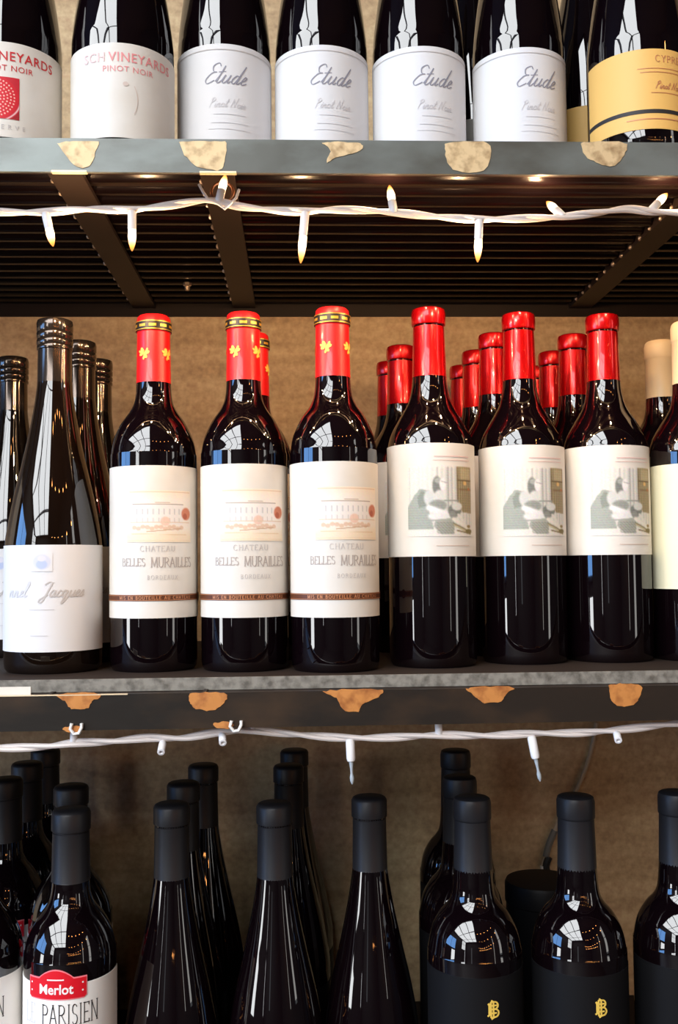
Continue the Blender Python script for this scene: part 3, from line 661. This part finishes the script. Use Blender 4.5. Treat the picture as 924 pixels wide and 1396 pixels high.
def lab_par(root, R):
    l = sheet(root, R, 1.66, .04, .173, M['paper_white'])
    letters(l, R, M['ink_black'], [(write('PARISIEN', SERIF, .0155, .10, thick=.085, thin=.03, serif=.09, sx=.55), .0075, .1425)])
    letters(l, R, M['ink_faint'], [(write('LE', SERIF, .0155, .10, thick=.085, thin=.03, serif=.09, sx=.55), -.0265, .1425)], 'faint_lettering')
    m = MB(); wr = Wrap(R, -.004)
    def hi(u):
        t = abs(u); return .1785 if t > .0135 else .1785 + .0065*math.cos(t/.0135*PI/2)**.8
    def hi2(u): return hi(u) - .0006 - (.0012 if abs(u) > .0225 else 0)
    lo = lambda u: .1618 + (0 if abs(u) < .0225 else .0015)
    us = lin_us(-.0240, .0240, 41)
    wr.patch(m, us, lo, hi, .0008, .0002); t = m.build('red_tag', M['tag_edge'], l, True)
    m = MB(); wr.patch(m, lin_us(-.0232, .0232, 39), lambda u: lo(u)+.0009, lambda u: hi(u)-.0009, .0010, .0004); m.build('red_tag', M['tag_red'], l, True)
    m = MB(); wr.art(m, sans('Merlot', .0105, .92, .022, 1.0), 0, .1665, .0013); wr.art(m, rule(.013,.0010), 0, .1768, .0013)
    for s in (-1, 1):
        for v in (.1675,.1735): wr.art(m, rule(.0012,.0012,3), s*.0205, v, .0013)
    m.build('tag_lettering', M['white_ink'], l)
PAR = kind('parisien', .300, .0368, [(.0368,.09),(.0368,.178),(.0362,.188),(.0335,.200),(.0270,.213),(.0195,.223),(.0160,.232),(.0148,.245),(.0140,.266),(.0136,.297)], M['glass'], blackcap(.300, .243, .0146), .0150, lab_par)

T, Mz, Lz = SHELF_TOP, SHELF_MID, SHELF_LOW
G = 'wine bottles on the upper shelf'
place(VIN1, 15, -130, T, 'wine bottle with red pomegranate picture on its white label, far left of upper shelf', G, .79, .02)
place(VIN2, 168, -130, T, 'wine bottle with pink arched lettering and no picture, second on the upper shelf', G, .79, .07)
for px, t, rz in ((305,'just right of the pink lettered label',-.03),(436,'second of the four alike',.05),(567,'third of the four alike',.06),(702,'next to the yellow label',.04)):
    place(ETU, px, -110, T, 'white script labelled wine bottle on upper shelf, '+t, G, .822, rz)
place(YEL, 862, -130, T, 'wine bottle with yellow label and thin black stripe, far right of upper shelf', G, .79, .08)
place(YEL, 795, -90, T, 'yellow labelled wine bottle standing behind the gap left of the front yellow bottle', G, .885, .25)
place(VIN2, 640, -70, T, 'dark wine bottle in shadow behind the third and fourth script labels', G, .915, .5)

G = 'wine bottles on the middle shelf'
place(WHT, 75, 432, Mz, 'screw capped wine bottle with blank looking white label and faint script, middle shelf left', G, None, .0)
place(WHT, 109, 457, Mz, 'dark screw capped bottle directly behind the white script label bottle', G)
place(WHT, 133, 480, Mz, 'dark screw capped bottle farthest back behind the white script label bottle', G)
place(WHT, 18, 480, Mz, 'dark screw capped bottle at the back left, by the left edge of the photo', G)
place(WHT, -14, 462, Mz, 'dark screw capped bottle cut off by the left edge, middle shelf', G)
G = 'chateau bottles on the middle shelf'
place(CHA, 209.5, 427, Mz, 'red capped bottle with villa label, leftmost of the three front ones', G, None, .08)
place(CHA, 331.5, 423.5, Mz, 'red capped bottle with villa label, middle of the three front ones', G, None, .05)
place(CHA, 452.5, 417, Mz, 'red capped bottle with villa label, rightmost of the three front ones', G, None, .10)
place(CHA, 345, 449, Mz, 'red capped bottle hidden behind the middle villa label bottle', G, None, .3)
G = 'red foil bottles on the middle shelf'
place(RED, 583.5, 417, Mz, 'red foil bottle with engraved figure label, leftmost of the three front ones', G, None, .02)
place(RED, 706, 424, Mz, 'red foil bottle with engraved figure label, middle of the three front ones', G, None, .03)
place(RED, 820, 424, Mz, 'red foil bottle with engraved figure label, rightmost of the three front ones', G, None, .02)
for px, py, t in ((546,469,'just behind the leftmost engraved label, to its left'),(531,491,'in shadow farthest back, left of the leftmost engraved label'),
  (672,450,'directly behind the middle engraved label'),(648,470,'second behind the middle engraved label'),(630,489.5,'farthest back behind the middle engraved label'),
  (780,450,'directly behind the rightmost engraved label'),(752,470,'second behind the rightmost engraved label'),(733,489.5,'farthest back behind the rightmost engraved label')):
    place(RED, px, py, Mz, 'red foil bottle '+t, G, None, .1)
G = 'cream capped bottles on the middle shelf'
place(CRM, 937, 433, Mz, 'cream capped bottle with cream label, front right edge of middle shelf', G, None, .0)
place(CRM, 899, 455, Mz, 'cream capped bottle standing behind the front cream labelled one', G, None, .1)

G = 'black capped bottles on the lower shelf'
place(PAR, -30, 1097, Lz, 'merlot bottle cut off by the left edge, its white label ending in N', G, None, .1, True)
place(PAR, 97, 1097, Lz, 'merlot bottle with red tag above its white label, lower shelf left', G, None, .02, True)
for px, py, t in ((8,1057,'first behind the cut off merlot bottle'),(37,1038,'second behind the cut off merlot bottle'),(62,1025,'farthest back behind the cut off merlot bottle'),(97,1066,'peeking over the merlot bottle with the red tag')):
    place(PAR, px, py, Lz, 'black capped bottle in shadow, '+t, G, None, .2, True)
G = 'slope shouldered black capped bottles'
place(BBG, 234, 1090, Lz, 'slope shouldered black capped bottle, front left of three on the lower shelf', G, None, 0, True)
place(BBG, 374, 1089, Lz, 'slope shouldered black capped bottle, front middle of three on the lower shelf', G, None, 0, True)
place(BBG, 503, 1088, Lz, 'slope shouldered black capped bottle, front right of three on the lower shelf', G, None, 0, True)
for px, py, t in ((250,1062,'just behind the front left one'),(277,1040,'farthest back behind the front left one'),(393,1039,'second back behind the front middle one'),(401,1019,'farthest back behind the front middle one')):
    place(BBG, px, py, Lz, 'slope shouldered dark bottle '+t, G, None, 0, True)
G = 'black labelled bottles with gold emblem'
place(BBB, 643, 1081, Lz, 'black labelled bottle with gold emblem, left of the three on the lower shelf', G, None, .04, True)
place(BBB, 784, 1079, Lz, 'black labelled bottle with gold emblem, in front of the wall cable', G, None, .0, True)
place(BBB, 922, 1074, Lz, 'black labelled bottle cut off by the right edge, lower shelf', G, None, .03, True)
place(BBB, 626, 1059, Lz, 'black bottle just behind the left gold emblem bottle', G, None, .2, True)
place(BBB, 620.5, 1019, Lz, 'black bottle farthest back behind the left gold emblem bottle', G, None, .2, True)
# round black canister whose top shows between the two emblem bottles
p = at(750, 1214, 1.0); h = p.z - Lz
can = empty('canister', (p.x, 1.036, Lz)); tag(can, 'round black canister in shadow between two gold emblem bottles', 'canister')
MB().lathe([(.034,0),(.0365,.002),(.0365,h-.02)], 40).build('body', M['paper_black'], can, True)
MB().lathe([(.0368,h-.022),(.0376,h-.021),(.0376,h-.004),(.0360,h-.0005),(.030,h)], 40).build('lid', M['paper_black'], can, True)

# ------------------------------------------------------------------ string lights
def twisted(pts, r=.0014, turns=22):
    P = smooth_path(pts, 14); res = []
    d = [0]
    for a, b in zip(P, P[1:]): d.append(d[-1] + (b-a).length)
    for ph in (0, PI):
        Q = []
        for i, p in enumerate(P):
            t = (P[min(i+1,len(P)-1)] - P[max(i-1,0)]).normalized(); a = t.cross(Vector((0,0,1))).normalized(); b = t.cross(a)
            q = ph + d[i]*turns*PI; Q.append(p + (a*math.cos(q) + b*math.sin(q))*r*.95)
        res.append(Q)
    return P, res
def garland(name, pts_px, Y, label, bulbs, lit):
    """pts_px: cord on the photograph; bulbs: (px, py of the socket root, px, py of the tip, lean in depth)"""
    root = empty(name, at(462, pts_px[len(pts_px)//2][1], Y)); tag(root, label, 'string lights')
    P, strands = twisted([at(x, y, Y + dy) for x, y, dy in pts_px])
    for s in strands:
        m = MB(); m.tube([p - root.location for p in s], .0019, 8); m.build('wire', M['cord'], root, True)
    prof_s = [(.0028,0),(.0033,.002),(.0033,.016),(.0028,.018)]
    sock = MB().lathe(prof_s, 12).mesh('socket', M['socket'], True)
    if lit: bl = MB().lathe([(.0023,.015),(.0029,.018),(.0032,.024),(.0026,.030),(.0014,.035),(.0004,.0375)], 12).mesh('bulb', M['bulb'], True)
    else: bl = MB().lathe([(.0012,.017),(.0016,.019),(.0011,.024),(.0009,.028),(.0016,.031),(.0015,.034),(.0004,.0368)], 10).mesh('bulb', M['clear_bulb'], True)
    for (x0, y0, x1, y1, dy) in bulbs:
        a = at(x0, y0, Y); b = at(x1, y1, Y); v = b-a; L = v.length; v = Vector((v.x, dy, v.z)).normalized()
        o = link('socket', sock, root, a - root.location); o.rotation_euler = v.to_track_quat('Z', 'X').to_euler()
        if not lit or True:
            s = max(.6, min(1.15, math.sqrt(L*L+dy*dy)/.036)); o.scale = (1, 1, s)
        link('bulb', bl, o)
        if lit:
            l = bpy.data.lights.new('bulb_light', 'POINT'); l.energy = .55; l.color = (1,.62,.32); l.shadow_soft_size = .003
            q = bpy.data.objects.new('bulb_light', l); COL.objects.link(q); q.parent = root; q.location = a - root.location + v*.027 + Vector((0,.005,0))
    return root
GY = .760
g1 = garland('string_lights', [(-900,292,0),(-620,299,0),(-340,288,0),(-60,286,0),(0,289,0),(60,289,0),(120,285,0),(175,286,0),(230,280,0),(285,273,0),(330,282,0),(400,288,0),(465,286,0),(530,289,0),(590,295,0),(650,299,0),(710,298,0),(760,296,0),(815,290,0),(855,285,0),(890,289,0),(924,290,0),(985,292,0),(1250,298,0),(1550,290,0),(1850,296,0)], GY,
  'white cord with glowing warm bulbs strung beneath the upper shelf',
  [(62,290,72,334,0),(180,288,180,340,0),(298,276,307,240,0),(416,289,410,356,0),(537,291,531,255,0),(653,300,651,355,0),(768,296,752,271,.010),(886,288,911,262,.004)], True)
g2 = garland('string_lights', [(-900,1030,0),(-620,1020,0),(-340,1027,0),(-60,1021,0),(0,1020,0),(60,1018,0),(100,1013,0),(150,1011,0),(200,1006,0),(250,1006,0),(300,998,0),(350,996,0),(400,1001,0),(475,1006,0),(540,1005,0),(600,1002,0),(660,1003,0),(725,1000,0),(790,999,0),(830,996,0),(870,992,0),(924,986,0),(985,980,0),(1250,982,0),(1550,968,0),(1850,962,0)], LIPY+.012,
  'white cord with unlit bulbs strung beneath the middle shelf',
  [(477,1007,480,1068,0),(724,1003,736,1064,0)], False)
# turned-away sockets of the unlit string (their bulbs point at the shelf or at us)
sock2 = MB().lathe([(.0024,0),(.0029,.002),(.0029,.013),(.0016,.0132),(.0014,.010)], 12).mesh('socket', M['socket'], True)
for (px, py, v) in ((100,1012,(0,.3,1)),(345,999,(0,.5,1)),(598,1003,(0,.1,1)),(222,1012,(0,-1,-.5)),(303,1001,(.1,-1,-.4)),(840,998,(-.2,-1,-.4))):
    o = link('socket', sock2, g2, at(px, py, LIPY+.012) - g2.location); o.rotation_euler = Vector(v).to_track_quat('Z','X').to_euler(); o.scale = (.95,.95,.9)
# dark tie holding the lit cord to the shelf bar
m = MB(); c = at(303, 262, GY+.004)
m.tube([c + Vector((.0085*math.cos(a), .003*math.sin(a), .009*math.sin(a))) - g1.location for a in [k*2*PI/20 for k in range(21)]], .0011, 6); m.build('cable_tie', M['ink_brown'], g1, True)
m = MB(); m.tube([at(x, y, GY-.002) - g1.location for x, y in ((271,251),(277,262),(284,272),(296,277),(306,285),(322,270),(326,258))], .0011, 6); m.build('wire_end', M['cord'], g1, True)

# ------------------------------------------------------------------ cable on the back wall of the lower shelf
WY = WALLY-.006
pts = [at(813,985,WY), at(808,1012,WY), at(799,1045,WY), at(783,1082,WY), at(766,1110,WY), at(756,1132,WY), at(748,1152,WY), at(744,1168,WY), at(740,1180,WY), at(742,1190,WY), at(752,1196,WY), at(755,1208,WY), at(748,1222,WY), at(742,1250,WY), at(745,1330,WY)]
root = empty('power_cable', pts[0]); tag(root, 'grimy white cable hanging on the back wall behind a gold emblem bottle', 'cable')
MB().tube([p - root.location for p in smooth_path(pts, 6)], .0024, 8).build('wire', M['cord_old'], root, True)
MB().tube([p - root.location for p in smooth_path(pts[8:13], 6)], .0036, 8).build('white_sleeve', M['clip'], root, True)
MB().tube([p - root.location for p in smooth_path(pts[5:8], 6)], .0040, 8).build('plug', mat('grey_plug', srgb(120,116,108), .5), root, True)
MB().tube([p - root.location + Vector((.003,-.001,0)) for p in smooth_path(pts[7:10], 6)], [.0045]*13 if len(smooth_path(pts[7:10], 6)) == 13 else .0045, 8).build('tape', M['black'], root, True)

# ------------------------------------------------------------------ globe string lights in the room behind the camera (seen as sparks in the glass)
gl = MB().lathe([(.006,.0),(.009,-.006),(.017,-.014),(.0215,-.024),(.0215,-.032),(.017,-.042),(.009,-.048),(.001,-.050)], 14).mesh('bulb', M['room_bulb'], True)
for i, (a, b, n, lab) in enumerate((((-.1,-2.2,2.0),(2.2,-.7,1.75),5,'globe string lights hung high across the room behind the camera'),
    ((.3,-3.6,1.45),(2.25,-.3,1.15),6,'globe string lights sagging along the right wall behind the camera'), ((.15,-4.4,.62),(2.2,-1.3,.55),9,'low globe string lights at the back right of the room'), ((.35,-3.8,.225),(2.25,-2.3,.19),8,'lowest globe string lights, draped at counter height at the back right of the room'))):
    a = Vector(a); b = Vector(b); P = [a.lerp(b, t/24) + Vector((0,0,-(.25 if i < 3 else .03)*math.sin(PI*t/24))) for t in range(25)]
    root = empty('room_string_lights', a); tag(root, lab, 'string lights')
    MB().tube([p - a for p in P], .003, 6).build('wire', M['black'], root, True)
    for k in range(n):
        t = (k+.5)/n; p = a.lerp(b, t) + Vector((0,0,-(.25 if i < 3 else .03)*math.sin(PI*t))); link('bulb', gl, root, p - a)
